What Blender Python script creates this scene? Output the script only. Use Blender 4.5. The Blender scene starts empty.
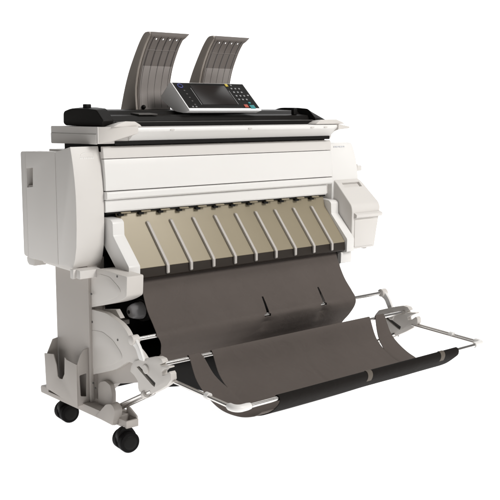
# Wide-format printer with scanner, document guides and a cloth stacking basket, on a white studio sweep.
import bpy, bmesh, math, random
from mathutils import Vector, Matrix, noise
random.seed(7)
scene = bpy.context.scene
COL = scene.collection

# ------------------------------------------------------------------ materials
def srgb(r, g, b):
    f = lambda c: c / 12.92 if c <= 0.04045 else ((c + 0.055) / 1.055) ** 2.4
    return (f(r / 255), f(g / 255), f(b / 255), 1.0)

def make_mat(name, col, rough=0.45, metal=0.0, spec=0.5, bump=0.0, bscale=900.0, var=0.0, vscale=6.0,
             rvar=0.0, coat=0.0, weave=False, sheen=0.0, streak=False):
    m = bpy.data.materials.new(name)
    m.use_nodes = True
    nt = m.node_tree
    p = nt.nodes['Principled BSDF']
    p.inputs['Base Color'].default_value = col
    p.inputs['Roughness'].default_value = rough
    p.inputs['Metallic'].default_value = metal
    p.inputs['Specular IOR Level'].default_value = spec
    p.inputs['Coat Weight'].default_value = coat
    p.inputs['Sheen Weight'].default_value = sheen
    tc = nt.nodes.new('ShaderNodeTexCoord')
    if var > 0:
        n = nt.nodes.new('ShaderNodeTexNoise')
        n.inputs['Scale'].default_value = vscale
        n.inputs['Detail'].default_value = 6
        n.inputs['Roughness'].default_value = 0.6
        src = tc.outputs['Object']
        if streak:
            mp = nt.nodes.new('ShaderNodeMapping')
            mp.inputs['Scale'].default_value = (1.0, 0.12, 0.12)
            nt.links.new(src, mp.inputs['Vector'])
            src = mp.outputs['Vector']
        nt.links.new(src, n.inputs['Vector'])
        mx = nt.nodes.new('ShaderNodeMix')
        mx.data_type = 'RGBA'
        a = [c * (1 - var) for c in col[:3]] + [1]
        b = [min(1, c * (1 + var)) for c in col[:3]] + [1]
        mx.inputs[6].default_value = a
        mx.inputs[7].default_value = b
        nt.links.new(n.outputs['Fac'], mx.inputs[0])
        nt.links.new(mx.outputs[2], p.inputs['Base Color'])
        if rvar > 0:
            mr = nt.nodes.new('ShaderNodeMapRange')
            mr.inputs['To Min'].default_value = rough - rvar
            mr.inputs['To Max'].default_value = rough + rvar
            nt.links.new(n.outputs['Fac'], mr.inputs['Value'])
            nt.links.new(mr.outputs['Result'], p.inputs['Roughness'])
    if bump > 0:
        bp = nt.nodes.new('ShaderNodeBump')
        bp.inputs['Strength'].default_value = bump
        bp.inputs['Distance'].default_value = 0.001
        w1 = nt.nodes.new('ShaderNodeTexNoise')
        w1.inputs['Scale'].default_value = bscale
        w1.inputs['Detail'].default_value = 2
        if weave:                                   # coarse soft crumple under the fine weave
            w2 = nt.nodes.new('ShaderNodeTexNoise')
            w2.inputs['Scale'].default_value = 11
            w2.inputs['Detail'].default_value = 4
            w2.inputs['Distortion'].default_value = 1.2
            b2 = nt.nodes.new('ShaderNodeBump')
            b2.inputs['Strength'].default_value = 0.38
            b2.inputs['Distance'].default_value = 0.010
            nt.links.new(tc.outputs['Object'], w2.inputs['Vector'])
            nt.links.new(w2.outputs['Fac'], b2.inputs['Height'])
            nt.links.new(b2.outputs['Normal'], bp.inputs['Normal'])
        nt.links.new(tc.outputs['Object'], w1.inputs['Vector'])
        nt.links.new(w1.outputs['Fac'], bp.inputs['Height'])
        nt.links.new(bp.outputs['Normal'], p.inputs['Normal'])
    return m

WHITE = make_mat('white_plastic', (0.615, 0.590, 0.562, 1), 0.45, spec=0.3, bump=0.12, bscale=700, var=0.012, vscale=5, rvar=0.05)
BRIGHT = make_mat('bright_white_plastic', (0.715, 0.70, 0.678, 1), 0.36, spec=0.4, bump=0.06, bscale=500, var=0.01, vscale=4, rvar=0.05)
STAND = make_mat('warm_grey_plastic', (0.435, 0.402, 0.372, 1), 0.5, spec=0.3, bump=0.15, bscale=700, var=0.02, vscale=6, rvar=0.05)
LIGHT = make_mat('light_grey_plastic', (0.57, 0.54, 0.507, 1), 0.42, spec=0.35, bump=0.1, bscale=700, var=0.012, vscale=7)
DARKGREY = make_mat('dark_grey_plastic', (0.10, 0.095, 0.09, 1), 0.5, spec=0.3, var=0.05, vscale=9)
BLACK = make_mat('black_plastic', (0.006, 0.0055, 0.005, 1), 0.5, spec=0.15, bump=0.1, bscale=900, var=0.1, vscale=9)
RUBBER = make_mat('black_rubber', (0.0045, 0.004, 0.004, 1), 0.65, spec=0.12, var=0.1, vscale=25)
LID = make_mat('black_lid_plastic', (0.008, 0.007, 0.006, 1), 0.5, spec=0.16, bump=0.1, bscale=900, var=0.1, vscale=9)
TABLE = make_mat('beige_sheet_metal', (0.285, 0.244, 0.170, 1), 0.38, metal=0.12, spec=0.4, bump=0.05, bscale=300, var=0.05, vscale=5, rvar=0.06, streak=True)
TABLEEDGE = make_mat('shaded_brown_edge', (0.026, 0.020, 0.0155, 1), 0.6, spec=0.2, var=0.1, vscale=8)  # shade on the table's front face put into the brown
RIB = make_mat('rib_plastic', (0.46, 0.43, 0.40, 1), 0.35, spec=0.5, var=0.03, vscale=10)
CHROME = make_mat('chromed_steel', (0.66, 0.64, 0.62, 1), 0.24, metal=1.0, var=0.04, vscale=20, rvar=0.04)
CLOTH = make_mat('brown_grey_cloth', (0.102, 0.0855, 0.0765, 1), 0.85, spec=0.15, bump=0.5, bscale=1600, var=0.10, vscale=7, weave=True)
HEM = make_mat('shaded_hem_cloth', (0.0085, 0.0068, 0.0058, 1), 0.85, spec=0.15, bump=0.5, bscale=1600, var=0.15, vscale=14, weave=True)  # shade under the basket front put into the cloth colour
TABTAPE = make_mat('beige_tape', (0.10, 0.085, 0.070, 1), 0.7, spec=0.2, var=0.1, vscale=30)
GUIDERIB = make_mat('dark_rib_plastic', (0.060, 0.051, 0.047, 1), 0.35, spec=0.4, var=0.1, vscale=10)
GUIDEPAD = make_mat('pale_gloss_pad', (0.26, 0.235, 0.22, 1), 0.38, spec=0.5, var=0.10, vscale=12, rvar=0.05)
GUIDE = make_mat('smoky_grey_plastic', (0.135, 0.116, 0.104, 1), 0.30, spec=0.5, var=0.12, vscale=10, rvar=0.05)
GUIDEPALE = make_mat('pale_smoky_plastic', (0.27, 0.235, 0.205, 1), 0.38, spec=0.5, var=0.08, vscale=10)
SILVER = make_mat('silver_paint', (0.84, 0.83, 0.82, 1), 0.36, metal=0.0, spec=0.5, var=0.02, vscale=10)
SCREEN = make_mat('black_glass', (0.012, 0.009, 0.008, 1), 0.28, spec=0.3, var=0.05, vscale=4)
KEYGREY = make_mat('grey_key', (0.26, 0.26, 0.26, 1), 0.45)
KEYBLUE = make_mat('blue_key', (0.05, 0.06, 0.22, 1), 0.4)
KEYTEAL = make_mat('teal_key', (0.02, 0.22, 0.23, 1), 0.4)
KEYRED = make_mat('red_key', (0.42, 0.07, 0.04, 1), 0.4)
KEYYELLOW = make_mat('yellow_key', (0.50, 0.38, 0.04, 1), 0.4)
MARK = make_mat('faint_grey_print', (0.62, 0.63, 0.66, 1), 0.5)
SPOOL = make_mat('grey_spool_plastic', (0.24, 0.235, 0.24, 1), 0.28, spec=0.5, var=0.04, vscale=14)

# ------------------------------------------------------------------ helpers
def new_obj(name, bm, mat, parent=None, bevel=0.0, seg=2, angle=38, limit=28):
    bmesh.ops.remove_doubles(bm, verts=bm.verts, dist=1e-6)
    bmesh.ops.recalc_face_normals(bm, faces=bm.faces)
    if bevel > 0:
        es = [e for e in bm.edges if len(e.link_faces) == 2 and e.calc_face_angle(0) > math.radians(limit)]
        bmesh.ops.bevel(bm, geom=es, offset=bevel, segments=seg, profile=0.6, affect='EDGES', clamp_overlap=True)
    me = bpy.data.meshes.new(name)
    bm.to_mesh(me)
    bm.free()
    me.polygons.foreach_set('use_smooth', [True] * len(me.polygons))
    me.set_sharp_from_angle(angle=math.radians(angle))
    me.materials.append(mat)
    o = bpy.data.objects.new(name, me)
    COL.objects.link(o)
    if parent is not None:
        o.parent = parent
        if parent.type == 'EMPTY':
            o.matrix_parent_inverse = Matrix.Translation(-parent.location)
    return o

def box(bm, x0, x1, y0, y1, z0, z1):
    v = [bm.verts.new((x, y, z)) for x in (x0, x1) for y in (y0, y1) for z in (z0, z1)]
    for f in ((0, 1, 3, 2), (4, 6, 7, 5), (0, 4, 5, 1), (2, 3, 7, 6), (0, 2, 6, 4), (1, 5, 7, 3)):
        bm.faces.new([v[i] for i in f])
    return bm

def B(x0, x1, y0, y1, z0, z1):
    return box(bmesh.new(), x0, x1, y0, y1, z0, z1)

def prism(pts, a0, a1, axis='x', bm=None):
    """outline in the other two axes (y,z | x,z | x,y), extruded along axis"""
    bm = bm or bmesh.new()
    def P(a, p):
        return (a, p[0], p[1]) if axis == 'x' else (p[0], a, p[1]) if axis == 'y' else (p[0], p[1], a)
    lo = [bm.verts.new(P(a0, p)) for p in pts]
    hi = [bm.verts.new(P(a1, p)) for p in pts]
    n = len(pts)
    bm.faces.new(lo)
    bm.faces.new(hi[::-1])
    for i in range(n):
        j = (i + 1) % n
        bm.faces.new((lo[j], lo[i], hi[i], hi[j]))
    return bm

def rounded(pts, r, n=4):
    """fillet every corner of a closed outline; r may be a list"""
    out = []
    N = len(pts)
    for i in range(N):
        rr = r[i] if isinstance(r, (list, tuple)) else r
        p = Vector(pts[i]); a = Vector(pts[i - 1]); b = Vector(pts[(i + 1) % N])
        if rr <= 0:
            out.append(tuple(p)); continue
        da, db = a - p, b - p
        t = min(rr, da.length * 0.45, db.length * 0.45)
        s, e = p + da.normalized() * t, p + db.normalized() * t
        for k in range(n + 1):
            u = k / n
            q = s * (1 - u) ** 2 + p * 2 * u * (1 - u) + e * u * u
            out.append(tuple(q))
    return out

def tube(pts, r, seg=16, bm=None, caps=True):
    bm = bm or bmesh.new()
    pts = [Vector(p) for p in pts]
    rings = []
    ref = None
    for i, p in enumerate(pts):
        d = ((pts[min(i + 1, len(pts) - 1)] - p).normalized() + (p - pts[max(i - 1, 0)]).normalized()).normalized()
        if ref is None:
            ref = d.orthogonal().normalized()
        ref = (ref - d * ref.dot(d)).normalized()
        q = d.cross(ref)
        rr = r[i] if isinstance(r, (list, tuple)) else r
        rings.append([bm.verts.new(p + (ref * math.cos(2 * math.pi * k / seg) + q * math.sin(2 * math.pi * k / seg)) * rr) for k in range(seg)])
    for a, b in zip(rings, rings[1:]):
        for k in range(seg):
            bm.faces.new((a[k], a[(k + 1) % seg], b[(k + 1) % seg], b[k]))
    if caps:
        bm.faces.new(rings[0][::-1]); bm.faces.new(rings[-1])
    return bm

def ball(bm, c, r, seg=14):
    bmesh.ops.create_uvsphere(bm, u_segments=seg, v_segments=seg // 2 + 2, radius=r, matrix=Matrix.Translation(c))
    return bm

def carve(o, cutter_bm):
    """subtract a closed shape from o and keep only the result"""
    bmesh.ops.recalc_face_normals(cutter_bm, faces=cutter_bm.faces)
    me = bpy.data.meshes.new('cut'); cutter_bm.to_mesh(me); cutter_bm.free()
    c = bpy.data.objects.new('cut', me); COL.objects.link(c)
    md = o.modifiers.new('b', 'BOOLEAN'); md.operation = 'DIFFERENCE'; md.solver = 'EXACT'; md.object = c
    bpy.context.view_layer.update()
    dg = bpy.context.evaluated_depsgraph_get()
    res = bpy.data.meshes.new_from_object(o.evaluated_get(dg))
    o.modifiers.clear()
    old = o.data; nm = old.name
    o.data = res
    bpy.data.meshes.remove(old)
    res.name = nm
    bpy.data.objects.remove(c); bpy.data.meshes.remove(me)
    res.polygons.foreach_set('use_smooth', [True] * len(res.polygons))
    res.set_sharp_from_angle(angle=math.radians(38))
    return o

def sheet(grid, thick):
    """grid[i][j] of points -> closed thin shell"""
    bm = bmesh.new()
    n, m = len(grid), len(grid[0])
    P = [[Vector(p) for p in row] for row in grid]
    def nrm(i, j):
        a = P[min(i + 1, n - 1)][j] - P[max(i - 1, 0)][j]
        b = P[i][min(j + 1, m - 1)] - P[i][max(j - 1, 0)]
        return a.cross(b).normalized()
    T = [[bm.verts.new(P[i][j]) for j in range(m)] for i in range(n)]
    U = [[bm.verts.new(P[i][j] + nrm(i, j) * thick) for j in range(m)] for i in range(n)]
    return bm, T, U

def close_sheet(bm, T, U, skip=()):
    n, m = len(T), len(T[0])
    live = lambda i, j: 0 <= i < n - 1 and 0 <= j < m - 1 and (i, j) not in skip
    for i in range(n - 1):
        for j in range(m - 1):
            if not live(i, j):
                continue
            bm.faces.new((T[i][j], T[i + 1][j], T[i + 1][j + 1], T[i][j + 1]))
            bm.faces.new((U[i][j], U[i][j + 1], U[i + 1][j + 1], U[i + 1][j]))
            for (di, dj, a, b) in ((-1, 0, (i, j), (i, j + 1)), (1, 0, (i + 1, j), (i + 1, j + 1)), (0, -1, (i, j), (i + 1, j)), (0, 1, (i, j + 1), (i + 1, j + 1))):
                if not live(i + di, j + dj):
                    bm.faces.new((T[a[0]][a[1]], T[b[0]][b[1]], U[b[0]][b[1]], U[a[0]][a[1]]))
    loose = [v for v in bm.verts if not v.link_faces]
    bmesh.ops.delete(bm, geom=loose, context='VERTS')
    return bm

def curve(pts, n):
    """Catmull-Rom through 2-D/3-D points, n samples, even in parameter"""
    P = [Vector(p) for p in pts]
    P = [P[0] * 2 - P[1]] + P + [P[-1] * 2 - P[-2]]
    out = []
    k = len(P) - 3
    for i in range(n):
        t = i / (n - 1) * k
        s = min(int(t), k - 1); u = t - s
        a, b, c, d = P[s:s + 4]
        out.append(0.5 * ((2 * b) + (c - a) * u + (2 * a - 5 * b + 4 * c - d) * u * u + (3 * b - a - 3 * c + d) * u ** 3))
    return out

# ------------------------------------------------------------------ setting: one white sweep (floor curving up into a backdrop), self-glowing to wash out shadows
def sweep():
    bm = bmesh.new()
    prof = [(-5.0, 0.0), (4.2, 0.0)] + [(4.2 + 2.0 * math.sin(a), 2.0 - 2.0 * math.cos(a)) for a in [math.pi / 2 * k / 14 for k in range(1, 15)]] + [(6.2, 9.0)]
    # the sweep runs square to the view direction
    ang = math.radians(-41.12)
    rot = Matrix.Rotation(ang, 3, 'Z')
    rows = [[bm.verts.new(rot @ Vector((x, y, z))) for x in (-4.5, 4.5)] for (y, z) in prof]
    for a, b in zip(rows, rows[1:]):
        bm.faces.new((a[0], a[1], b[1], b[0]))
    m = bpy.data.materials.new('self_lit_white_sweep'); m.use_nodes = True
    p = m.node_tree.nodes['Principled BSDF']
    p.inputs['Base Color'].default_value = (0.9, 0.9, 0.9, 1)
    p.inputs['Roughness'].default_value = 0.9
    p.inputs['Specular IOR Level'].default_value = 0.0
    p.inputs['Emission Color'].default_value = (1, 1, 1, 1)
    p.inputs['Emission Strength'].default_value = 0.93
    n = m.node_tree.nodes.new('ShaderNodeTexNoise'); n.inputs['Scale'].default_value = 3
    mr = m.node_tree.nodes.new('ShaderNodeMapRange'); mr.inputs['To Min'].default_value = 0.85; mr.inputs['To Max'].default_value = 0.95
    m.node_tree.links.new(n.outputs['Fac'], mr.inputs['Value']); m.node_tree.links.new(mr.outputs['Result'], p.inputs['Roughness'])
    o = new_obj('floor', bm, m)
    o['kind'] = 'structure'
    return o
sweep()

# ------------------------------------------------------------------ the machine
ROOT = bpy.data.objects.new('wide_format_printer', None)
ROOT.location = (0.67, 0.3, 0)
COL.objects.link(ROOT)
ROOT['label'] = 'white wide-format printer on black casters with black scanner lid and brown cloth catch basket'
ROOT['category'] = 'printer'
def part(name, bm, mat, parent=None, bevel=0.0, **k):
    return new_obj(name, bm, mat, parent or ROOT, bevel, **k)

# --- body core
part('body', B(0.0580, 1.33, 0.2245, 0.60, 0.832, 1.050), WHITE, bevel=0.003)
part('lower_body', B(0.008, 1.325, 0.300, 0.598, 0.667, 0.829), DARKGREY, bevel=0.003)
part('gap_seal', B(0.07, 1.215, 0.2265, 0.50, 1.0520, 1.0785), BLACK)
part('paper_path_housing', B(0.085, 1.25, 0.27, 0.50, 0.145, 0.664), BLACK, bevel=0.003)

part('interior_dark_block', prism([(0.165, 0.185), (0.30, 0.165), (0.40, 0.122), (1.08, 0.122), (1.08, 0.300), (0.165, 0.300)], 0.050, 0.2695, 'y'), BLACK, bevel=0.004)  # added black block: darkens the interior and shuts out floor light

# --- front: header strip, roll cover, moulding, beam
part('header_strip', prism([(0.2045, 1.026), (0.2085, 1.064), (0.2140, 1.0695), (0.224, 1.0695), (0.224, 1.026)], 0.0580, 1.236), WHITE, bevel=0.0015)
rc_prof = [(0.2060, 1.0235), (0.2035, 1.000), (0.2005, 0.970), (0.1985, 0.940), (0.1980, 0.909), (0.224, 0.909), (0.224, 1.0235)]
rc = part('roll_cover', prism(rc_prof, 0.0600, 1.2375), BRIGHT, bevel=0.0015)
part('moulding', prism([(0.191, 0.906), (0.1875, 0.900), (0.1875, 0.882), (0.194, 0.876), (0.224, 0.876), (0.224, 0.906)], 0.058, 1.230), BRIGHT, bevel=0.0015)
part('front_beam', prism([(0.2030, 0.874), (0.2010, 0.836), (0.2050, 0.830), (0.224, 0.830), (0.224, 0.874)], 0.060, 1.208), BRIGHT, bevel=0.0015)
slot = part('paper_slot', B(0.064, 1.206, 0.238, 0.40, 0.780, 0.829), BLACK)
part('slot_rail', B(0.066, 1.204, 0.2080, 0.2120, 0.8240, 0.8290), BLACK, slot)
for k in range(12):
    x = 0.125 + k * 0.090
    part('guide_tab', prism([(0.1985, 0.8225), (0.1985, 0.8270), (0.2055, 0.8280), (0.2055, 0.8235)], x, x + 0.042), TABLE, slot, bevel=0.0008)
    part('guide_tab', prism([(0.2010, 0.8130), (0.2005, 0.8215), (0.2140, 0.8220), (0.2150, 0.8150)], x - 0.010, x + 0.012), BLACK, slot, bevel=0.0008)

# --- exit table
tab = part('exit_table', prism([(0.2200, 0.8270), (0.204, 0.778), (0.080, 0.633), (0.083, 0.628), (0.209, 0.768), (0.2260, 0.8250)], 0.116, 1.200), TABLE, bevel=0.0008)
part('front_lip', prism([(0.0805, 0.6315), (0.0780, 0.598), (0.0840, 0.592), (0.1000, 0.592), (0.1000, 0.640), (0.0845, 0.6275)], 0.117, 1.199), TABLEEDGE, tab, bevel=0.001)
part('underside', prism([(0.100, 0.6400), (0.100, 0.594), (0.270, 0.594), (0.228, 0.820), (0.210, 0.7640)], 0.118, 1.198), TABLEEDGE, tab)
for k in range(9):
    x = 0.242 + k * 0.10875
    w = 0.0058
    part('rib', prism([(0.206, 0.780), (0.203, 0.7865), (0.196, 0.784), (0.0760, 0.6445), (0.0690, 0.634), (0.0690, 0.606), (0.0735, 0.602), (0.0775, 0.606), (0.0785, 0.6325)], x - w, x + w), RIB, tab, bevel=0.002)
def side_arm(x0, x1):
    a = part('side_arm', prism(rounded([(0.070, 0.588), (0.068, 0.645), (0.166, 0.748), (0.168, 0.796), (0.182, 0.806), (0.262, 0.812), (0.262, 0.740), (0.110, 0.588)], [.003, .006, .004, .006, .004, .004, 0, .01], 3), x0, x1), BRIGHT, tab, bevel=0.002)
    return a
side_arm(0.066, 0.115)
side_arm(1.201, 1.246)
# small bracket under the far arm
br = part('table_bracket', prism(rounded([(0.090, 0.536), (0.088, 0.586), (0.160, 0.585), (0.190, 0.560), (0.150, 0.530)], .006, 3), 1.186, 1.252), BRIGHT, bevel=0.002)
part('latch_plate', B(1.176, 1.1855, 0.098, 0.165, 0.532, 0.582), DARKGREY, br, bevel=0.002)
for z in (0.545, 0.566):
    part('catch', B(1.170, 1.1758, 0.105, 0.128, z - 0.005, z + 0.005), BRIGHT, br, bevel=0.001)

# --- near side cover (front shroud + side + rear strip)
fr = [(0.345, 1.050), (0.285, 1.061), (0.238, 1.071), (0.231, 1.045), (0.221, 1.000), (0.213, 0.950), (0.208, 0.900), (0.207, 0.850), (0.208, 0.780), (0.2135, 0.712), (0.225, 0.665), (0.241, 0.634), (0.345, 0.633)]
fc = part('front_cover', prism(fr, -0.060, 0.0565), WHITE, bevel=0.0025)
sc = part('side_cover', prism([(0.3475, 0.6325), (0.3475, 1.0500), (0.574, 1.0445), (0.574, 0.6325)], -0.060, 0.004), WHITE, bevel=0.0032)
carve(sc, prism([(0.520, 0.912), (0.515, 0.985), (0.566, 0.980), (0.566, 0.907)], -0.075, -0.022))
part('grip_recess', B(-0.0225, -0.020, 0.514, 0.567, 0.905, 0.987), STAND, sc)
part('grip_latch', B(-0.030, -0.0228, 0.519, 0.527, 0.940, 0.956), DARKGREY, sc, bevel=0.001)
part('grip_ledge', prism([(0.516, 0.911), (0.5655, 0.9065), (0.5655, 0.914), (0.516, 0.918)], -0.056, -0.0228), STAND, sc)
part('rear_cover', prism(rounded([(0.5765, 0.6335), (0.5765, 1.0440), (0.613, 1.043), (0.613, 0.640)], [0, 0, .012, .012], 4), -0.0585, 0.004), WHITE, bevel=0.002)
part('cover_foot', prism(rounded([(0.545, 0.603), (0.545, 0.6315), (0.608, 0.6315), (0.603, 0.612), (0.590, 0.603)], .004, 3), -0.050, 0.0), WHITE, sc, bevel=0.002)
part('cover_ledge', prism([(0.245, 0.600), (0.235, 0.6315), (0.520, 0.6305), (0.500, 0.618), (0.300, 0.612)], -0.035, 0.040), WHITE, fc, bevel=0.003)
part('ledge_block', prism(rounded([(0.196, 0.598), (0.196, 0.628), (0.2335, 0.6315), (0.250, 0.6315), (0.244, 0.600)], .003, 3), -0.058, 0.030), WHITE, fc, bevel=0.0025)
part('ledge_tab', prism(rounded([(0.226, 0.596), (0.222, 0.6315), (0.2445, 0.6315), (0.2445, 0.598)], .003, 3), -0.070, -0.0585), WHITE, fc, bevel=0.002)
# faint embossed badge on the shroud: an oval ring and a row of tiny unreadable marks
yb = 0.2195
bm = bmesh.new()
def front_y(z):
    for (y0, z0), (y1, z1) in zip(fr[2:], fr[3:]):
        if z1 <= z <= z0:
            return y0 + (y1 - y0) * (z0 - z) / (z0 - z1)
    return 0.207
ring = [(0.004 + 0.027 * math.cos(a), 0, 1.038 + 0.011 * math.sin(a)) for a in [math.pi * (0.05 + 0.9 * k / 16) for k in range(17)]]
tube([(x, front_y(z) - 0.0002, z) for x, _, z in ring], 0.0011, 6, bm)
part('badge', bm, BRIGHT, fc)
bm = bmesh.new()
for k, w in enumerate((4, 3, 4, 3, 4, 3, 4, 3)):
    x = -0.026 + k * 0.0075
    box(bm, x, x + w * 0.0012, front_y(1.030) - 0.0008, front_y(1.030) + 0.004, 1.026, 1.0325)
part('badge_marks', bm, BRIGHT, fc)

# --- far side cover
fr2 = [(0.60, 1.045), (0.300, 1.054), (0.245, 1.058), (0.222, 1.052), (0.214, 1.030), (0.206, 0.985), (0.201, 0.940), (0.199, 0.900), (0.199, 0.760), (0.210, 0.700), (0.60, 0.690)]
bm = prism(fr2, 1.2385, 1.408)
for v in bm.verts:                      # outer edge leans in towards the top
    if v.co.x > 1.3 and v.co.z > 0.9:
        v.co.x -= 0.022 * ((v.co.z - 0.9) / 0.155) ** 1.5
fcover = part('end_cover', bm, BRIGHT, bevel=0.005, seg=3)
bm = bmesh.new()
for k, w in enumerate((3, 2, 4, 3, 1, 4, 3, 4, 2, 3)):
    x = 1.262 + k * 0.0072
    box(bm, x, x + w * 0.0013, 0.2125, 0.222, 1.0365, 1.0405)
part('printed_marks', bm, MARK, fcover)
part('latch_button', prism(rounded([(0.208, 0.925), (0.208, 0.950), (0.262, 0.950), (0.262, 0.925)], .006, 3), 1.4108, 1.440), WHITE, fcover, bevel=0.002)
part('latch_seat', B(1.396, 1.4105, 0.206, 0.268, 0.918, 0.957), STAND, fcover, bevel=0.001)

# --- ink cover on the far end
ip = rounded([(0.52, 0.592), (0.52, 0.899), (0.212, 0.899), (0.185, 0.884), (0.092, 0.788), (0.086, 0.765), (0.088, 0.592)], [.01, .01, .012, .015, .015, .015, .006], 5)
bm = prism(ip, 1.250, 1.434)
for v in bm.verts:
    if v.co.x > 1.4:
        v.co.x -= 0.030 * max(0, (v.co.z - 0.77) / 0.13) ** 1.8 + 0.034 * max(0, (0.77 - v.co.z) / 0.178)
ink = part('ink_cover', bm, WHITE, bevel=0.005, seg=3)
s0 = Vector((0, 0.185, 0.884)); s1 = Vector((0, 0.092, 0.788)); sd = (s1 - s0).normalized(); sn = Vector((0, -sd.z, sd.y))
if sn.y > 0: sn = -sn
def slope_pt(x, t, h):
    q = s0 + sd * t + sn * h
    return (x, q.y, q.z)
def slope_box(x0, x1, t0, t1, h0, h1):
    bm = bmesh.new()
    v = [bm.verts.new(slope_pt(x, t, h)) for x in (x0, x1) for t in (t0, t1) for h in (h0, h1)]
    for f in ((0, 1, 3, 2), (4, 6, 7, 5), (0, 4, 5, 1), (2, 3, 7, 6), (0, 2, 6, 4), (1, 5, 7, 3)):
        bm.faces.new([v[i] for i in f])
    return bm
carve(ink, slope_box(1.280, 1.394, 0.006, 0.034, -0.014, 0.03))
part('label_window', slope_box(1.281, 1.393, 0.007, 0.033, -0.0135, -0.011), WHITE, ink)
part('flap_handle', prism(rounded([(0.0875, 0.728), (0.071, 0.732), (0.069, 0.745), (0.0865, 0.754)], .004, 3), 1.262, 1.432), WHITE, ink, bevel=0.002)
part('flap_panel', B(1.266, 1.388, 0.0842, 0.092, 0.602, 0.722), WHITE, ink, bevel=0.0012)
part('rubber_foot', tube([(1.378, 0.13, 0.593), (1.378, 0.13, 0.582)], 0.012, 14), LIGHT, ink)
part('rubber_foot', tube([(1.28, 0.13, 0.593), (1.28, 0.13, 0.582)], 0.012, 14), LIGHT, ink)

# --- scanner
sb = part('scanner_base', prism(rounded([(0.196, 1.080), (0.196, 1.1405), (0.530, 1.1405), (0.530, 1.074)], [.003, .004, .006, .004], 3), 0.030, 1.225), WHITE, bevel=0.002)
part('side_drawer', B(0.0265, 0.034, 0.206, 0.526, 1.078, 1.114), WHITE, sb, bevel=0.0012)
# feed lip: a bar right across the front whose underside slopes back, with a chamfered end at each side
lip = part('feed_lip', prism(rounded([(0.150, 1.122), (0.146, 1.130), (0.150, 1.138), (0.195, 1.1395), (0.195, 1.0885)], [.003, .004, .003, 0, 0], 3), 0.160, 1.218), BRIGHT, sb, bevel=0.001)
part('lip_shadow_plate', B(0.10, 1.212, 0.1925, 0.1955, 1.0745, 1.0882), BLACK, sb)
def lip_end(xa, xb, xc):
    """xa outer end, xb where the end meets the lip"""
    bm = bmesh.new()
    A = [(xa, 0.1957, 1.081), (xa, 0.1957, 1.1402), (xc, 0.170, 1.088), (xc, 0.160, 1.1408), (xb, 0.140, 1.117), (xb, 0.138, 1.1415)]
    Bk = [(xa, 0.200, 1.081), (xa, 0.200, 1.1402), (xc, 0.200, 1.088), (xc, 0.200, 1.1408), (xb, 0.200, 1.102), (xb, 0.200, 1.1415)]
    a = [bm.verts.new(p) for p in A]; b = [bm.verts.new(p) for p in Bk]
    for k in (0, 2):
        bm.faces.new((a[k], a[k + 1], a[k + 3], a[k + 2]))
        bm.faces.new((b[k], b[k + 2], b[k + 3], b[k + 1]))
        bm.faces.new((a[k + 1], b[k + 1], b[k + 3], a[k + 3]))
        bm.faces.new((a[k], a[k + 2], b[k + 2], b[k]))
    bm.faces.new((a[0], b[0], b[1], a[1])); bm.faces.new((a[4], a[5], b[5], b[4]))
    return part('lip_end', bm, LIGHT, sb, bevel=0.0025)
lip_end(0.033, 0.166, 0.068)

def edge_guide(x0, x1, s):
    """raised rounded wedge on each end of the feed lip"""
    pts = [(x0, 1.1405), (x0 + s * 0.020, 1.150), (x0 + s * 0.055, 1.1605), (x1 - s * 0.030, 1.1595), (x1 - s * 0.008, 1.148), (x1, 1.1405)]
    bm = prism(pts, 0.150, 0.215, 'y')
    for v in bm.verts:
        if v.co.y > 0.2:
            v.co.z = 1.1405 + (v.co.z - 1.1405) * 0.75
            
    return part('edge_guide', bm, LIGHT, sb, bevel=0.003)
bm = bmesh.new()                            # far end of the lip: a low wedge running out to a point
A = [(1.212, 0.1385, 1.1415), (1.212, 0.140, 1.117), (1.212, 0.1995, 1.098), (1.212, 0.1995, 1.1410)]
Z = [(1.305, 0.160, 1.128), (1.305, 0.160, 1.121), (1.285, 0.1995, 1.118), (1.285, 0.1995, 1.131)]
a_ = [bm.verts.new(p) for p in A]; z_ = [bm.verts.new(p) for p in Z]
bm.faces.new(a_); bm.faces.new(z_[::-1])
for k in range(4):
    bm.faces.new((a_[k], z_[k], z_[(k + 1) % 4], a_[(k + 1) % 4]))
part('lip_end', bm, LIGHT, sb, bevel=0.002)
edge_guide(0.065, 0.190, 1)
edge_guide(1.265, 1.085, -1)
for x in (0.315, 0.70, 1.05, 1.13):
    part('lip_catch', B(x, x + 0.018, 0.1435, 0.1478, 1.125, 1.1295), LIGHT, sb, bevel=0.001)
for x in (0.185, 0.37, 0.60, 0.86, 1.03):
    part('seal_tab', B(x, x + 0.012, 0.2205, 0.2248, 1.0645, 1.071), DARKGREY, sb)

lid = part('scanner_lid', prism(rounded([(0.200, 1.1425), (0.200, 1.158), (0.232, 1.160), (0.240, 1.1785), (0.290, 1.183), (0.310, 1.1985), (0.470, 1.2035), (0.505, 1.190), (0.505, 1.1425)], [0, .002, .002, .004, .003, .006, .012, .012, 0], 3), 0.095, 1.150), LID, bevel=0.0012)
cap_prof = rounded([(0.205, 1.1425), (0.193, 1.1640), (0.240, 1.2060), (0.310, 1.2110), (0.415, 1.2115), (0.472, 1.1990), (0.474, 1.150), (0.455, 1.1425)], [.003, .008, .012, .02, .02, .014, .012, .004], 4)
def lid_cap(x0, x1, dx):
    bm = prism(cap_prof, x0, x1)
    for v in bm.verts:
        out = x0 if dx < 0 else x1
        if abs(v.co.x - out) < 1e-4:
            t = (v.co.z - 1.1425) / 0.07
            v.co.x -= dx * 0.055 * max(0, t - 0.3) if dx > 0 else 0
            v.co.z = 1.1425 + (v.co.z - 1.1425) * (0.93 if dx < 0 else 0.66)
    return part('lid_cap', bm, LID, lid, bevel=0.004, seg=3)
lid_cap(0.052, 0.098, -1)
lid_cap(1.125, 1.192, 1)
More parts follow.
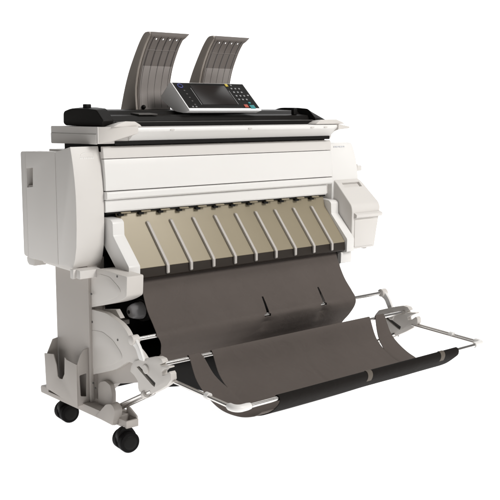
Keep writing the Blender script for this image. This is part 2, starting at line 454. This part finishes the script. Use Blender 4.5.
part('lid_trim', B(0.110, 1.115, 0.1975, 0.2015, 1.156, 1.1585), DARKGREY, lid)
part('lid_knob', prism(rounded([(0.320, 1.206), (0.320, 1.222), (0.346, 1.222), (0.346, 1.206)], .004, 3), 0.062, 0.082), BLACK, lid, bevel=0.002)
part('lid_knob', prism(rounded([(0.245, 1.180), (0.245, 1.208), (0.262, 1.208), (0.262, 1.180)], .004, 3), 1.045, 1.065), BLACK, lid, bevel=0.002)
part('lid_handle', prism(rounded([(0.236, 1.181), (0.234, 1.186), (0.290, 1.190), (0.290, 1.184)], .002, 3), 0.235, 0.320), DARKGREY, lid, bevel=0.001)

# --- two curved document guides standing on the lid
def document_guide(dx):
    prof = curve([(0.432, 1.196), (0.436, 1.240), (0.436, 1.290), (0.414, 1.366), (0.374, 1.438), (0.345, 1.474), (0.332, 1.4845), (0.322, 1.4985)], 44)
    xs = [0.0, 0.004]
    x0, x1 = 0.368, 0.524
    cols = []
    holes = [0.19, 0.40, 0.61, 0.82]
    us = sorted(set([0, 0.03, 0.97, 1] + [round(h + d, 4) for h in holes for d in (-0.022, 0.022)] + [0.085, 0.295, 0.505, 0.715, 0.91]))
    grid = []
    for i, p in enumerate(prof):
        flare = max(0, (p.y - 1.476) / 0.022) if p.y > 1.476 else 0
        row = []
        for u in us:
            x = x0 + (x1 - x0) * u
            if u < 0.5: x -= 0.010 * flare * (0.5 - u) * 2
            else: x += 0.016 * flare * (u - 0.5) * 2
            row.append((x + dx, p.x, p.y))
        grid.append(row)
    skip = set()
    # one row of small holes just under the bend
    hi = [i for i, p in enumerate(prof[:-1]) if 1.4725 < (p.y + prof[i + 1].y) / 2 < 1.4790][:2]
    for h in holes:
        j = us.index(round(h - 0.022, 4))
        for i in hi:
            skip.add((i, j))
    bm, T, U = sheet(grid, -0.003)
    close_sheet(bm, T, U, skip)
    g = part('document_guide', bm, GUIDE)
    # upright ribs on the face
    for h in (0.085, 0.295, 0.505, 0.715, 0.91):
        bmr = bmesh.new()
        path = [(x0 + (x1 - x0) * h + dx, p.x - 0.0008, p.y) for p in prof[2:37]]
        tube(path, 0.0040, 8, bmr)
        part('guide_rib', bmr, GUIDERIB, g)
    pad = []  # pale sheet stands for the glossy shine low on the guide
    for p in prof[1:20]:
        pad.append([(x0 + (x1 - x0) * u + dx, p.x - 0.0045, p.y) for u in (0.05, 0.28, 0.5, 0.73, 0.96)])
    bmp, T, U = sheet(pad, 0.0012)
    close_sheet(bmp, T, U)
    part('gloss_pad', bmp, GUIDEPAD, g)
    part('cross_rib', tube([(x0 + 0.008 + dx, 0.3745, 1.4335), (x1 - 0.004 + dx, 0.3745, 1.4335)], 0.0026, 6), GUIDE, g)
    # deep flange down the near edge
    fl_in = [(p.x, p.y) for p in prof[:-2:3]]
    fl_out = [(0.545, 1.196), (0.536, 1.222), (0.512, 1.285), (0.482, 1.347), (0.450, 1.398), (0.419, 1.442), (0.392, 1.475), (0.366, 1.497), (0.338, 1.500)]
    bmf = prism(fl_in + [tuple(q) for q in curve(fl_out[::-1], 20)], x0 - 0.0105 + dx, x0 + 0.0015 + dx)
    part('flange', bmf, GUIDEPALE, g, bevel=0.002)
    part('pivot_knob', ball(bmesh.new(), (x0 + 0.020 + dx, 0.424, 1.212), 0.009), BLACK, g)
    return g
document_guide(0.0)
document_guide(0.316)

# --- control panel wedge
A = Vector((0.448, 0.200, 1.198)); Tn = Vector((0.448, 0.322, 1.309))
cw = 0.372
cp = part('control_panel', prism(rounded([(0.198, 1.1985), (0.318, 1.3075), (0.327, 1.3080), (0.394, 1.2480), (0.300, 1.196), (0.235, 1.1885)], [.006, .004, .004, .012, .02, .006], 3), 0.446, 0.446 + cw), SILVER, bevel=0.003)
up = (Vector((0, 0.318, 1.3075)) - Vector((0, 0.198, 1.1985)))
ulen = up.length; up.normalize()
nn = Vector((0, -up.z, up.y))
def on_face(u, v, h):
    q = Vector((0, 0.198, 1.1985)) + up * (v * ulen) + nn * h
    return (0.446 + u * cw, q.y, q.z)
def face_box(u0, u1, v0, v1, h0, h1, bm=None):
    bm = bm or bmesh.new()
    vv = [bm.verts.new(on_face(u, v, h)) for u in (u0, u1) for v in (v0, v1) for h in (h0, h1)]
    for f in ((0, 1, 3, 2), (4, 6, 7, 5), (0, 4, 5, 1), (2, 3, 7, 6), (0, 2, 6, 4), (1, 5, 7, 3)):
        bm.faces.new([vv[i] for i in f])
    return bm
part('panel_face', face_box(0.012, 0.988, 0.085, 0.985, -0.001, 0.0012), BLACK, cp)
part('screen', face_box(0.225, 0.70, 0.20, 0.90, 0.0008, 0.0022), SCREEN, cp, bevel=0.0004)
for u in (0.205, 0.715):
    part('screen_edge', face_box(u, u + 0.006, 0.22 if u > .5 else .20, 0.72 if u > .5 else 0.80, 0.0008, 0.0020), KEYGREY, cp)
def key(name, u, v, du, dv, mat, h=0.0030):
    part(name, face_box(u - du, u + du, v - dv, v + dv, 0.0006, h), mat, cp, bevel=0.0006)
for r in range(4):
    for c in range(3):
        key('key', 0.775 + c * 0.055, 0.80 - r * 0.135, 0.011, 0.022, KEYGREY)
key('key', 0.945, 0.55, 0.012, 0.02, KEYGREY)
key('key', 0.80, 0.925, 0.010, 0.02, KEYGREY)
key('yellow_key', 0.735, 0.925, 0.019, 0.045, KEYYELLOW)
key('red_key', 0.812, 0.155, 0.026, 0.050, KEYRED)
key('teal_key', 0.895, 0.125, 0.033, 0.060, KEYTEAL)
key('teal_key', 0.890, 0.27, 0.016, 0.025, KEYTEAL)
for k in range(5):
    key('key', 0.10 + 0.004 * k, 0.70 - k * 0.125, 0.010, 0.014, DARKGREY)
key('key', 0.07, 0.125, 0.010, 0.016, KEYGREY); key('key', 0.115, 0.125, 0.010, 0.016, KEYGREY)
ringp = [on_face(0.085 + 0.030 * math.cos(a), 0.87 + 0.066 * math.sin(a), 0.0020) for a in [2 * math.pi * k / 24 for k in range(25)]]
part('blue_key', tube(ringp, 0.0022, 6), KEYBLUE, cp)

# --- stand: legs, base rails, casters
def stand_leg(x0, x1):
    lg = part('stand_leg', B(x0, x1, 0.2400, 0.4770, 0.095, 0.664), STAND, bevel=0.003)
    return lg
leg = stand_leg(0.0, 0.072)
part('edge_strip', B(-0.0022, 0.012, 0.2345, 0.2415, 0.108, 0.632), STAND, leg, bevel=0.0015)
leg2 = stand_leg(1.268, 1.340)

def base_rail(x0, x1, y0):
    b = part('base_rail', prism(rounded([(y0, 0.088), (y0, 0.119), (0.562, 0.119), (0.568, 0.110), (0.565, 0.090)], .004, 3), x0, x1), STAND, bevel=0.003)
    return b
base = base_rail(-0.030, 0.052, 0.036)
base2 = base_rail(1.272, 1.350, 0.050)

def caster(cx, cy, rot=0.0):
    m = Matrix.Translation((cx, cy, 0)) @ Matrix.Rotation(rot, 4, 'Z')
    r = 0.0375
    bm = bmesh.new()
    tube([(0, 0, 0.058), (0, 0, 0.090)], 0.009, 12, bm)
    bm.transform(m)
    c = part('caster', bm, CHROME)
    bm = bmesh.new()                        # hood between and over the two wheels
    hood = rounded([(-0.034, 0.030), (-0.038, 0.056), (-0.018, 0.0870), (0.020, 0.0870), (0.036, 0.062), (0.032, 0.028)], .012, 4)
    prism(hood, -0.0125, 0.0125, 'x', bm)
    bm.transform(m)
    part('caster_hood', bm, BLACK, c, bevel=0.003)
    for s in (-1, 1):
        bm = bmesh.new()
        prof = [(0.0060, 0.029), (0.0080, 0.0355), (0.0120, r), (0.0330, r), (0.0375, 0.0350), (0.0390, 0.029)]
        tube([(s * a, 0.0, r) for a, _ in prof], [q for _, q in prof], 28, bm)
        bm.transform(m)
        w = part('wheel', bm, RUBBER, c, angle=25)
        bm = bmesh.new()
        tube([(s * 0.0390, 0, r), (s * 0.0405, 0, r), (s * 0.0412, 0, r)], [0.025, 0.022, 0.014], 24, bm)
        bm.transform(m)
        part('wheel_cap', bm, BLACK, c)
caster(-0.004, 0.004, math.radians(82))
caster(0.004, 0.428, math.radians(84))
caster(1.300, 0.085, math.radians(62))
caster(1.300, 0.435, math.radians(70))

# foot block at the front of the near rail, with the pivot of the support bar and an open cup beside it
foot = part('foot_block', prism(rounded([(0.1552, 0.0926), (0.0827, 0.1559), (0.0450, 0.1657), (0.0244, 0.1475), (0.0409, 0.0880)], [.004, .012, .012, .010, .004], 4), -0.034, -0.001), STAND, bevel=0.003)
part('pivot_boss', tube([(-0.0005, 0.080, 0.138), (0.001, 0.080, 0.138), (0.013, 0.080, 0.138), (0.0145, 0.080, 0.138)], [0.016, 0.0185, 0.0185, 0.016], 20), LIGHT, foot)
cup = part('foot_cup', B(-0.012, 0.040, -0.014, 0.056, 0.0835, 0.1115), STAND, bevel=0.003)
carve(cup, B(-0.006, 0.034, -0.007, 0.050, 0.094, 0.16))
part('cup_wall', prism(rounded([(0.054, 0.1120), (0.054, 0.143), (0.036, 0.142), (-0.008, 0.120), (-0.012, 0.1120)], .004, 3), 0.0345, 0.0405), STAND, cup, bevel=0.002)
tabp = rounded([(0.1948, 0.0943), (0.1906, 0.1953), (0.1763, 0.2099), (0.1422, 0.2212), (0.1092, 0.2134), (0.0971, 0.1861), (0.0993, 0.1252)], .008, 3)
tabp = [(y + 0.016, z - 0.004) for y, z in tabp]
part('upright_tab', prism(tabp, 0.012, 0.030), STAND, bevel=0.003)

# leaflet pocket on the leg's outer face
pk_out = [(0.4864, 0.2686), (0.4164, 0.2784), (0.3961, 0.2394), (0.3887, 0.1977), (0.3726, 0.1914), (0.3538, 0.1936), (0.3378, 0.2165), (0.3325, 0.2834), (0.3198, 0.2764), (0.2695, 0.2713), (0.2566, 0.1074), (0.4796, 0.1299)]
pk_out = [(0.2482 if y < 0.285 else y, z) for y, z in pk_out]
pk = part('leaflet_pocket', prism(pk_out, -0.0530, -0.0490), STAND, bevel=0.0012)
zt = 0.262
# rear wall rises to the leg
def wall_y(y, pts, name):
    return part(name, prism(pts, y - 0.002, y + 0.002, 'y'), STAND, pk, bevel=0.0010)
wall_y(0.474, [(-0.0488, 0.112), (-0.0488, 0.268), (-0.022, 0.322), (-0.001, 0.326), (-0.001, 0.112)], 'pocket_wall')
fw = wall_y(0.250, [(-0.0488, 0.112), (-0.0488, 0.270), (-0.036, 0.302), (-0.022, 0.322), (-0.001, 0.326), (-0.001, 0.112)], 'pocket_wall')
carve(fw, prism(rounded([(-0.038, 0.148), (-0.041, 0.228), (-0.010, 0.232), (-0.013, 0.142)], .004, 3), 0.2, 0.3, 'y'))
part('pocket_floor', B(-0.0488, -0.001, 0.2525, 0.4715, 0.112, 0.117), STAND, pk)

# upper and lower leg casings
up_prof = rounded([(0.2394, 0.6161), (0.1909, 0.6296), (0.1440, 0.6320), (-0.0032, 0.6261), (0.0024, 0.5545), (0.0376, 0.5366), (0.0830, 0.5206), (0.1629, 0.4990), (0.2458, 0.4784)], [0, .006, .01, .006, .01, .02, .03, .03, 0], 4)
uc = part('upper_casing', prism(up_prof, 0.010, 0.080), LIGHT, bevel=0.003)
part('raised_panel', prism(rounded([(0.2294, 0.5768), (0.1733, 0.6139), (0.1073, 0.6117), (0.0504, 0.5835), (0.0351, 0.5679), (0.0646, 0.5455), (0.1441, 0.5171), (0.2333, 0.4921)], .012, 4), 0.0088, 0.0105), LIGHT, uc, bevel=0.0008)
lo_prof = rounded([(0.2460, 0.4727), (0.1372, 0.4754), (0.0469, 0.4540), (0.0096, 0.4352), (-0.0325, 0.3891), (-0.0748, 0.3723), (-0.1159, 0.3416), (-0.0609, 0.3160), (-0.0055, 0.3262), (0.0859, 0.2742), (0.2508, 0.2201)], [0, .02, .02, .02, .02, .015, .01, .01, .03, .03, 0], 4)
lc = part('lower_casing', prism(lo_prof, 0.010, 0.030), LIGHT, bevel=0.003)
part('raised_panel', prism(rounded([(0.2378, 0.3952), (0.1623, 0.4011), (0.0967, 0.3835), (0.0462, 0.3491), (0.0341, 0.3296), (0.0671, 0.3064), (0.1475, 0.2730), (0.2448, 0.2450)], .014, 4), 0.0088, 0.0105), LIGHT, lc, bevel=0.0008)
part('inner_casing', prism(rounded([(0.2810, 0.2681), (0.0171, 0.3509), (-0.0494, 0.2919), (-0.0483, 0.2536), (0.1324, 0.2079), (0.2023, 0.1538), (0.2600, 0.1092), (0.2891, 0.0944)], [0, .01, .02, .01, .02, .03, .02, 0], 4), 0.030, 0.070), STAND, bevel=0.003)
part('casing_shelf', prism([(0.2466, 0.4634), (0.1513, 0.4787), (0.1195, 0.4505), (0.1661, 0.4407)], 0.0605, 0.080), LIGHT, lc, bevel=0.002)
def screw(par, y, z, x):
    part('screw', tube([(x - 0.0012, y, z), (x + 0.002, y, z)], 0.0042, 12), DARKGREY, par)
for (px, par) in (([(0.0584, 0.6198)], uc), ([(0.2327, 0.4260)], lc), ([(0.0638, 0.3892)], lc)):
    screw(par, px[0][0], px[0][1], 0.0098)
for p in [(0.2200, 0.5343), (0.2217, 0.1976), (0.2085, 0.1814)]:
    screw(leg, p[0] - 0.002, p[1], -0.0005)

# roll spool end and cross bars seen in the dark gap
sp = part('roll_spool', tube([(0.096, 0.118, 0.470), (0.100, 0.118, 0.470), (0.112, 0.118, 0.470), (0.130, 0.118, 0.470), (0.150, 0.118, 0.470)], [0.014, 0.021, 0.027, 0.031, 0.032], 24), SPOOL, bevel=0.0)
part('spool_core', tube([(0.0935, 0.118, 0.470), (0.100, 0.118, 0.470)], 0.007, 14), BLACK, sp)
part('spool_shaft', tube([(0.150, 0.118, 0.470), (0.172, 0.118, 0.470)], 0.042, 24), BLACK, sp)
part('inner_bar', B(0.082, 0.15, 0.235, 0.262, 0.492, 0.504), LIGHT, bevel=0.002)
part('inner_bar', B(0.078, 0.14, 0.180, 0.250, 0.408, 0.426), STAND, bevel=0.003)

# --- catch basket hardware
XL, XR = 0.020, 1.300
plate_prof = [(-0.0265, 0.3135), (-0.0458, 0.3354), (-0.0828, 0.3483), (-0.1429, 0.3675), (-0.1839, 0.3774), (-0.2068, 0.3751), (-0.2179, 0.3636), (-0.2006, 0.3549), (-0.2091, 0.3514), (-0.2488, 0.3580), (-0.2515, 0.3534), (-0.2231, 0.3423), (-0.2086, 0.3306), (-0.2112, 0.3191), (-0.2284, 0.3245), (-0.2513, 0.3414), (-0.2595, 0.3346), (-0.2619, 0.3146), (-0.2389, 0.2906), (-0.1985, 0.2659), (-0.1513, 0.2410), (-0.0974, 0.2285), (-0.0732, 0.2319), (-0.0674, 0.2431), (-0.0651, 0.2678), (-0.0441, 0.2830), (-0.0196, 0.2922)]
slot_prof = [(-0.0605, 0.3170), (-0.0760, 0.3238), (-0.1729, 0.2846), (-0.1667, 0.2691), (-0.1522, 0.2729)]
hub_c = [(-0.1180, 0.3219)][0]
def hinge_plate(x0, x1, face):
    pl = part('hinge_plate', prism(plate_prof, x0, x1), LIGHT, bevel=0.003)
    carve(pl, prism(slot_prof, x0 - 0.02, x1 + 0.02))
    xm = (x0 + x1) / 2
    part('slot_liner', prism(slot_prof, xm - 0.004, xm + 0.004), DARKGREY, pl)
    f = x0 if face < 0 else x1
    part('hub', tube([(f + 0.004 * -face, *hub_c), (f + face * 0.003, *hub_c), (f + face * 0.005, *hub_c)], [0.017, 0.017, 0.0145], 24), LIGHT, pl)
    return pl
pl1 = hinge_plate(0.004, 0.029, -1)
pl2 = hinge_plate(1.286, 1.311, -1)
ARM_B = (-0.232, 0.306); ARM_F = (-0.578, 0.287)
for x, pl in ((0.020, pl1), (1.300, pl2)):
    part('joint_knob', ball(tube([(x, -0.222, 0.312), (x, -0.240, 0.312)], 0.010, 14), (x, -0.240, 0.3125), 0.0125), LIGHT, pl)
def joint_y(t): return ARM_B[0] + (ARM_F[0] - ARM_B[0]) * t
def joint_z(t): return ARM_B[1] + (ARM_F[1] - ARM_B[1]) * t
for x in (XL, XR):
    s = 1 if x < 0.6 else -1
    bm = bmesh.new()
    tube([(x, joint_y(0), joint_z(0)), (x, joint_y(0.93), joint_z(0.93))], 0.0062, 14, bm)
    a = part('basket_arm', bm, CHROME)
    part('arm_rail', tube([(x + s * 0.012, joint_y(0.0), joint_z(0) - 0.003), (x + s * 0.012, joint_y(0.90), joint_z(0.90) - 0.003)], 0.0050, 12), CHROME, a)
    part('arm_sleeve', tube([(x + s * 0.005, joint_y(0.545), joint_z(0.545)), (x + s * 0.005, joint_y(0.55), joint_z(0.55)), (x + s * 0.005, joint_y(0.60), joint_z(0.60)), (x + s * 0.005, joint_y(0.605), joint_z(0.605))], [0.010, 0.0120, 0.0120, 0.010], 16), BRIGHT, a)
    # elbow at the front corner
    r0 = 0.022
    yc = ARM_F[0] + r0
    path = [(x, yc + 0.018, joint_z(0.90)), (x, yc + 0.010, joint_z(0.92))]
    for k in range(9):
        q = math.pi / 2 * k / 8
        path.append((x + s * r0 * (1 - math.cos(q)), yc - r0 * math.sin(q), ARM_F[1] + (joint_z(0.93) - ARM_F[1]) * (1 - k / 8)))
    path += [(x + s * 0.044, ARM_F[0], ARM_F[1]), (x + s * 0.056, ARM_F[0], ARM_F[1])]
    n = len(path)
    part('corner_joint', tube(path, [0.0090] + [0.0120] * (n - 2) + [0.0105], 18), BRIGHT, a)
part('front_rail', tube([(XL + 0.06, ARM_F[0], ARM_F[1]), (XR - 0.06, ARM_F[0], ARM_F[1])], 0.0078, 16), CHROME)
RY, RZ = -0.188, 0.350
part('back_rail', tube([(XL, RY, RZ), (XR, RY, RZ)], 0.0078, 16), CHROME)
GY, GZ = -0.055, 0.414
part('guide_rod', tube([(0.000, GY, GZ), (1.300, GY, GZ)], 0.0078, 16), CHROME)
# links from the guide rod down to the hinge plates, and the rod's end bosses
for x in (0.000, 1.300):
    lp = rounded([(-0.040, 0.428), (-0.068, 0.422), (-0.095, 0.392), (-0.118, 0.350), (-0.090, 0.350), (-0.070, 0.386), (-0.046, 0.398)], [.012, .01, .01, 0, 0, .01, .01], 4)
    l = part('rod_link', prism(lp, x - 0.006, x + 0.006), BRIGHT, bevel=0.003)
    part('link_boss', tube([(x - 0.016, GY, GZ), (x - 0.014, GY, GZ), (x + 0.014, GY, GZ), (x + 0.016, GY, GZ)], [0.014, 0.0170, 0.0170, 0.014], 18), LIGHT, l)
# support bars from the feet up to the plates (a pair of thin rods each, with a clip)
for x in (0.020, 1.300):
    p0 = Vector((x - 0.012, 0.078, 0.138)); p1 = Vector((x - 0.010, -0.140, 0.247))
    d = (p1 - p0)
    b = part('support_bar', tube([p0, p1], 0.0075, 14), CHROME)
    part('bar_rail', tube([p0 + Vector((0.013, -0.004, -0.008)), p1 + Vector((0.013, -0.004, -0.008))], 0.0058, 12), CHROME, b)
    q = p0 + d * 0.80
    part('bar_clip', tube([q, q + d.normalized() * 0.016], [0.0145, 0.0145], 16), LIGHT, b)

# --- cloth: hanging curtain and the slung cradle
def wob(x, z, a=1.0):
    return a * (0.008 * noise.noise(Vector((x * 3.1, z * 2.2, 0.3))) + 0.003 * noise.noise(Vector((x * 9.0, z * 4.0, 1.7))))

def warp_cols(breaks, counts):
    """column positions that follow the given break lines"""
    xs = [breaks[0]]
    for (a, b, c) in zip(breaks, breaks[1:], counts):
        xs += [a + (b - a) * (k + 1) / c for k in range(c)]
    return xs

def curtain():
    prof = curve([(0.150, 0.640), (0.118, 0.590), (0.080, 0.540), (0.030, 0.485), (-0.030, 0.440), (-0.0665, 0.416), (-0.062, 0.385), (-0.030, 0.342), (-0.004, 0.315), (0.008, 0.300), (0.016, 0.287), (0.022, 0.274)], 110)
    T_ROD = 5 / 11
    slits = (0.613, 0.922)
    counts = (36, 6, 26, 6, 18)
    grid = []
    for i, p in enumerate(prof):
        t = i / (len(prof) - 1)
        xl = 0.166 - 0.080 * min(1, t / T_ROD) + 0.05 * max(0, min(1, (t - T_ROD) / 0.2))
        xr = 1.196 - 0.086 * min(1, t / T_ROD) - 0.02 * max(0, t - 0.6)
        w = 0.0038 + 0.0030 * max(0, min(1, (t - 0.30) / (T_ROD - 0.31)))
        if t > T_ROD - 0.012: w = 0.0165
        lean = 0.046 * max(0, min(1, (T_ROD - t) / 0.16))
        br = [xl, slits[0] - w + lean, slits[0] + w + lean, slits[1] - w + lean, slits[1] + w + lean, xr]
        row = []
        for x in warp_cols(br, counts):
            amp = min(1, max(0, (t - 0.05) / 0.25))
            near_rod = math.exp(-((t - T_ROD) / 0.05) ** 2)
            y = p.x + wob(x, p.y) * amp * (1 - 0.9 * near_rod)
            y += 0.0022 * math.sin(x * 34 + 4 * noise.noise(Vector((x * 2.5, p.y * 1.5, 5.0)))) * amp * (1 - near_rod) * (0.5 + noise.noise(Vector((x * 4, p.y * 2, 9.0))))
            for sx in slits:
                d = x - sx - lean
                y += 0.006 * math.exp(-((d + 0.035) / 0.03) ** 2) * max(0, 1 - abs(t - 0.34) / 0.16)
                y += 0.016 * math.exp(-(d / 0.026) ** 2) * max(0, 1 - abs(t - 0.54) / 0.09)
            z = p.y
            row.append((x, y, z))
        grid.append(row)
    bm, T, U = sheet(grid, 0.0025)
    skip = set()
    for i in range(len(prof) - 1):
        t = i / (len(prof) - 1)
        if 0.30 <= t <= T_ROD + 0.022:
            for j in list(range(36, 42)) + list(range(68, 74)):
                skip.add((i, j))
    close_sheet(bm, T, U, skip)
    return part('cloth_curtain', bm, CLOTH, angle=60)
curtain()

def shading_cloth():
    # added sheet under the back rail, only to keep floor light off the curtain
    prof = curve([(0.040, 0.270), (0.030, 0.200), (-0.030, 0.166), (-0.130, 0.166), (-0.260, 0.186), (-0.330, 0.200)], 40)
    grid = []
    for i, p in enumerate(prof):
        xl = 0.52
        grid.append([(xl + (1.10 - xl) * k / 60, p.x, p.y + wob(k * 0.02, p.x, 0.6)) for k in range(61)])
    bm, T, U = sheet(grid, 0.0025)
    close_sheet(bm, T, U)
    return part('shading_cloth', bm, CLOTH, angle=60)
shading_cloth()

def cradle():
    prof = curve([(RY + 0.010, RZ - 0.004), (RY + 0.004, RZ + 0.0105), (RY - 0.009, RZ + 0.006), (-0.236, 0.285), (-0.300, 0.238), (-0.372, 0.212), (-0.460, 0.212), (-0.530, 0.230), (-0.568, 0.252)], 72)
    n = 120
    counts = (5, 6, 98, 6, 5)
    grid = []
    for i, p in enumerate(prof):
        t = i / (len(prof) - 1)
        q = max(0, min(1, (t - 0.20) / 0.26))
        w = 0.056 * (1 - q) + 0.002
        br = [0.132, 0.176 + 0.055 * q, 0.176 + 0.055 * q + w, 1.104 - 0.050 * q - 0.7 * w, 1.104 - 0.050 * q, 1.150 - 0.075 * max(0, (t - 0.6) / 0.4)]
        row = []
        for k, x in enumerate(warp_cols(br, counts)):
            u = k / n
            z = p.y; y = p.x
            e = min(x - 0.132, 1.15 - x)
            if t > 0.26:
                s = math.sin(min(1, (t - 0.26) / 0.74) * math.pi)
                z += s * (wob(x, y * 2, 0.9) * min(1, e * 7) - 0.006 * math.sin(math.pi * u))
                z -= 0.0060 * max(0, min(1, e * 5 - 0.3)) * math.exp(-((t - 0.62) / 0.012) ** 2)      # pressed fold line along the floor of the cradle
                z -= 0.0035 * math.exp(-((x - 0.64 - 0.02 * t) / 0.008) ** 2) * s
            row.append((x, y, z))
        grid.append(row)
    bm, T, U = sheet(grid, -0.0025)
    skip = set()
    for i in range(len(prof) - 1):
        t = i / (len(prof) - 1)
        if t < 0.46:
            for j in list(range(5, 11)) + list(range(109, 115)):
                skip.add((i, j))
    close_sheet(bm, T, U, skip)
    c = part('cloth_cradle', bm, CLOTH, angle=60)
    # hem turned up over the front rail, its shade painted in dark, cut back in a curve at both ends
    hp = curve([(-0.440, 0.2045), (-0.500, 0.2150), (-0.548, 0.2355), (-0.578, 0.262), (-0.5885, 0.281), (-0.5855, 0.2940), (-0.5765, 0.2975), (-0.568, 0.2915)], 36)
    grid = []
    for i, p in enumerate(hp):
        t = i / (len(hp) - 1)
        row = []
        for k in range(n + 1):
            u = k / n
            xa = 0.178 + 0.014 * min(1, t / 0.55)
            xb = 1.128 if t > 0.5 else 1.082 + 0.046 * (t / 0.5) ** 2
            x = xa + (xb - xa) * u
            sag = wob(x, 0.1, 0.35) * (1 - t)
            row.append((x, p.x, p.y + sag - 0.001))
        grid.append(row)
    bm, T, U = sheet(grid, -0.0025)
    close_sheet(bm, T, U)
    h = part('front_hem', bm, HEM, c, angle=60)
    for x in (0.622, 1.030):
        tp = []
        for i in range(16, 33):
            p = hp[i]
            tp.append([(x - 0.012, p.x, p.y), (x + 0.012, p.x, p.y)])
        ctr = Vector((-0.575, 0.284))
        tp = [[(q[0], ctr.x + (q[1] - ctr.x) * 1.14, ctr.y + (q[2] - ctr.y) * 1.14) for q in r] for r in tp]
        bm, T, U = sheet(tp, -0.0015)
        close_sheet(bm, T, U)
        part('hem_tape', bm, TABTAPE, c)
cradle()

# ------------------------------------------------------------------ light
def area(name, loc, target, size, power, col=(1, 1, 1), sy=None):
    l = bpy.data.lights.new(name, 'AREA')
    l.energy = power; l.color = col
    l.shape = 'RECTANGLE'; l.size = size; l.size_y = sy or size
    o = bpy.data.objects.new(name, l)
    o.location = loc
    o.rotation_euler = (Vector(target) - Vector(loc)).to_track_quat('-Z', 'Y').to_euler()
    COL.objects.link(o)
    return o
area('key_softbox', (1.9, -4.3, 3.9), (0.7, 0.2, 0.8), 2.2, 240, (1.0, 0.985, 0.965))
area('top_softbox', (1.2, -0.4, 4.2), (0.8, 0.2, 0.9), 2.2, 40, (1, 1, 1))

w = bpy.data.worlds.new('World')
scene.world = w
w.use_nodes = True
w.node_tree.nodes['Background'].inputs['Color'].default_value = (1.0, 0.985, 0.965, 1)
w.node_tree.nodes['Background'].inputs['Strength'].default_value = 0.15

# ------------------------------------------------------------------ camera
cam = bpy.data.cameras.new('camera')
co = bpy.data.objects.new('camera', cam)
COL.objects.link(co)
cam.sensor_width = 36.0
cam.lens = 944.5 / 500 * 36.0
cam.clip_end = 100
cam.clip_start = 0.05
yaw, pitch = math.radians(48.88), math.radians(8.424)
fw_ = Vector((math.cos(yaw) * math.cos(pitch), math.sin(yaw) * math.cos(pitch), -math.sin(pitch)))
co.location = (-1.79490502, -2.72093479, 1.2)
co.rotation_euler = fw_.to_track_quat('-Z', 'Y').to_euler()
scene.camera = co

scene.view_settings.view_transform = 'Standard'
scene.view_settings.look = 'None'
scene.view_settings.exposure = 0
scene.view_settings.gamma = 1
scene.cycles.max_bounces = 8
scene.cycles.diffuse_bounces = 5
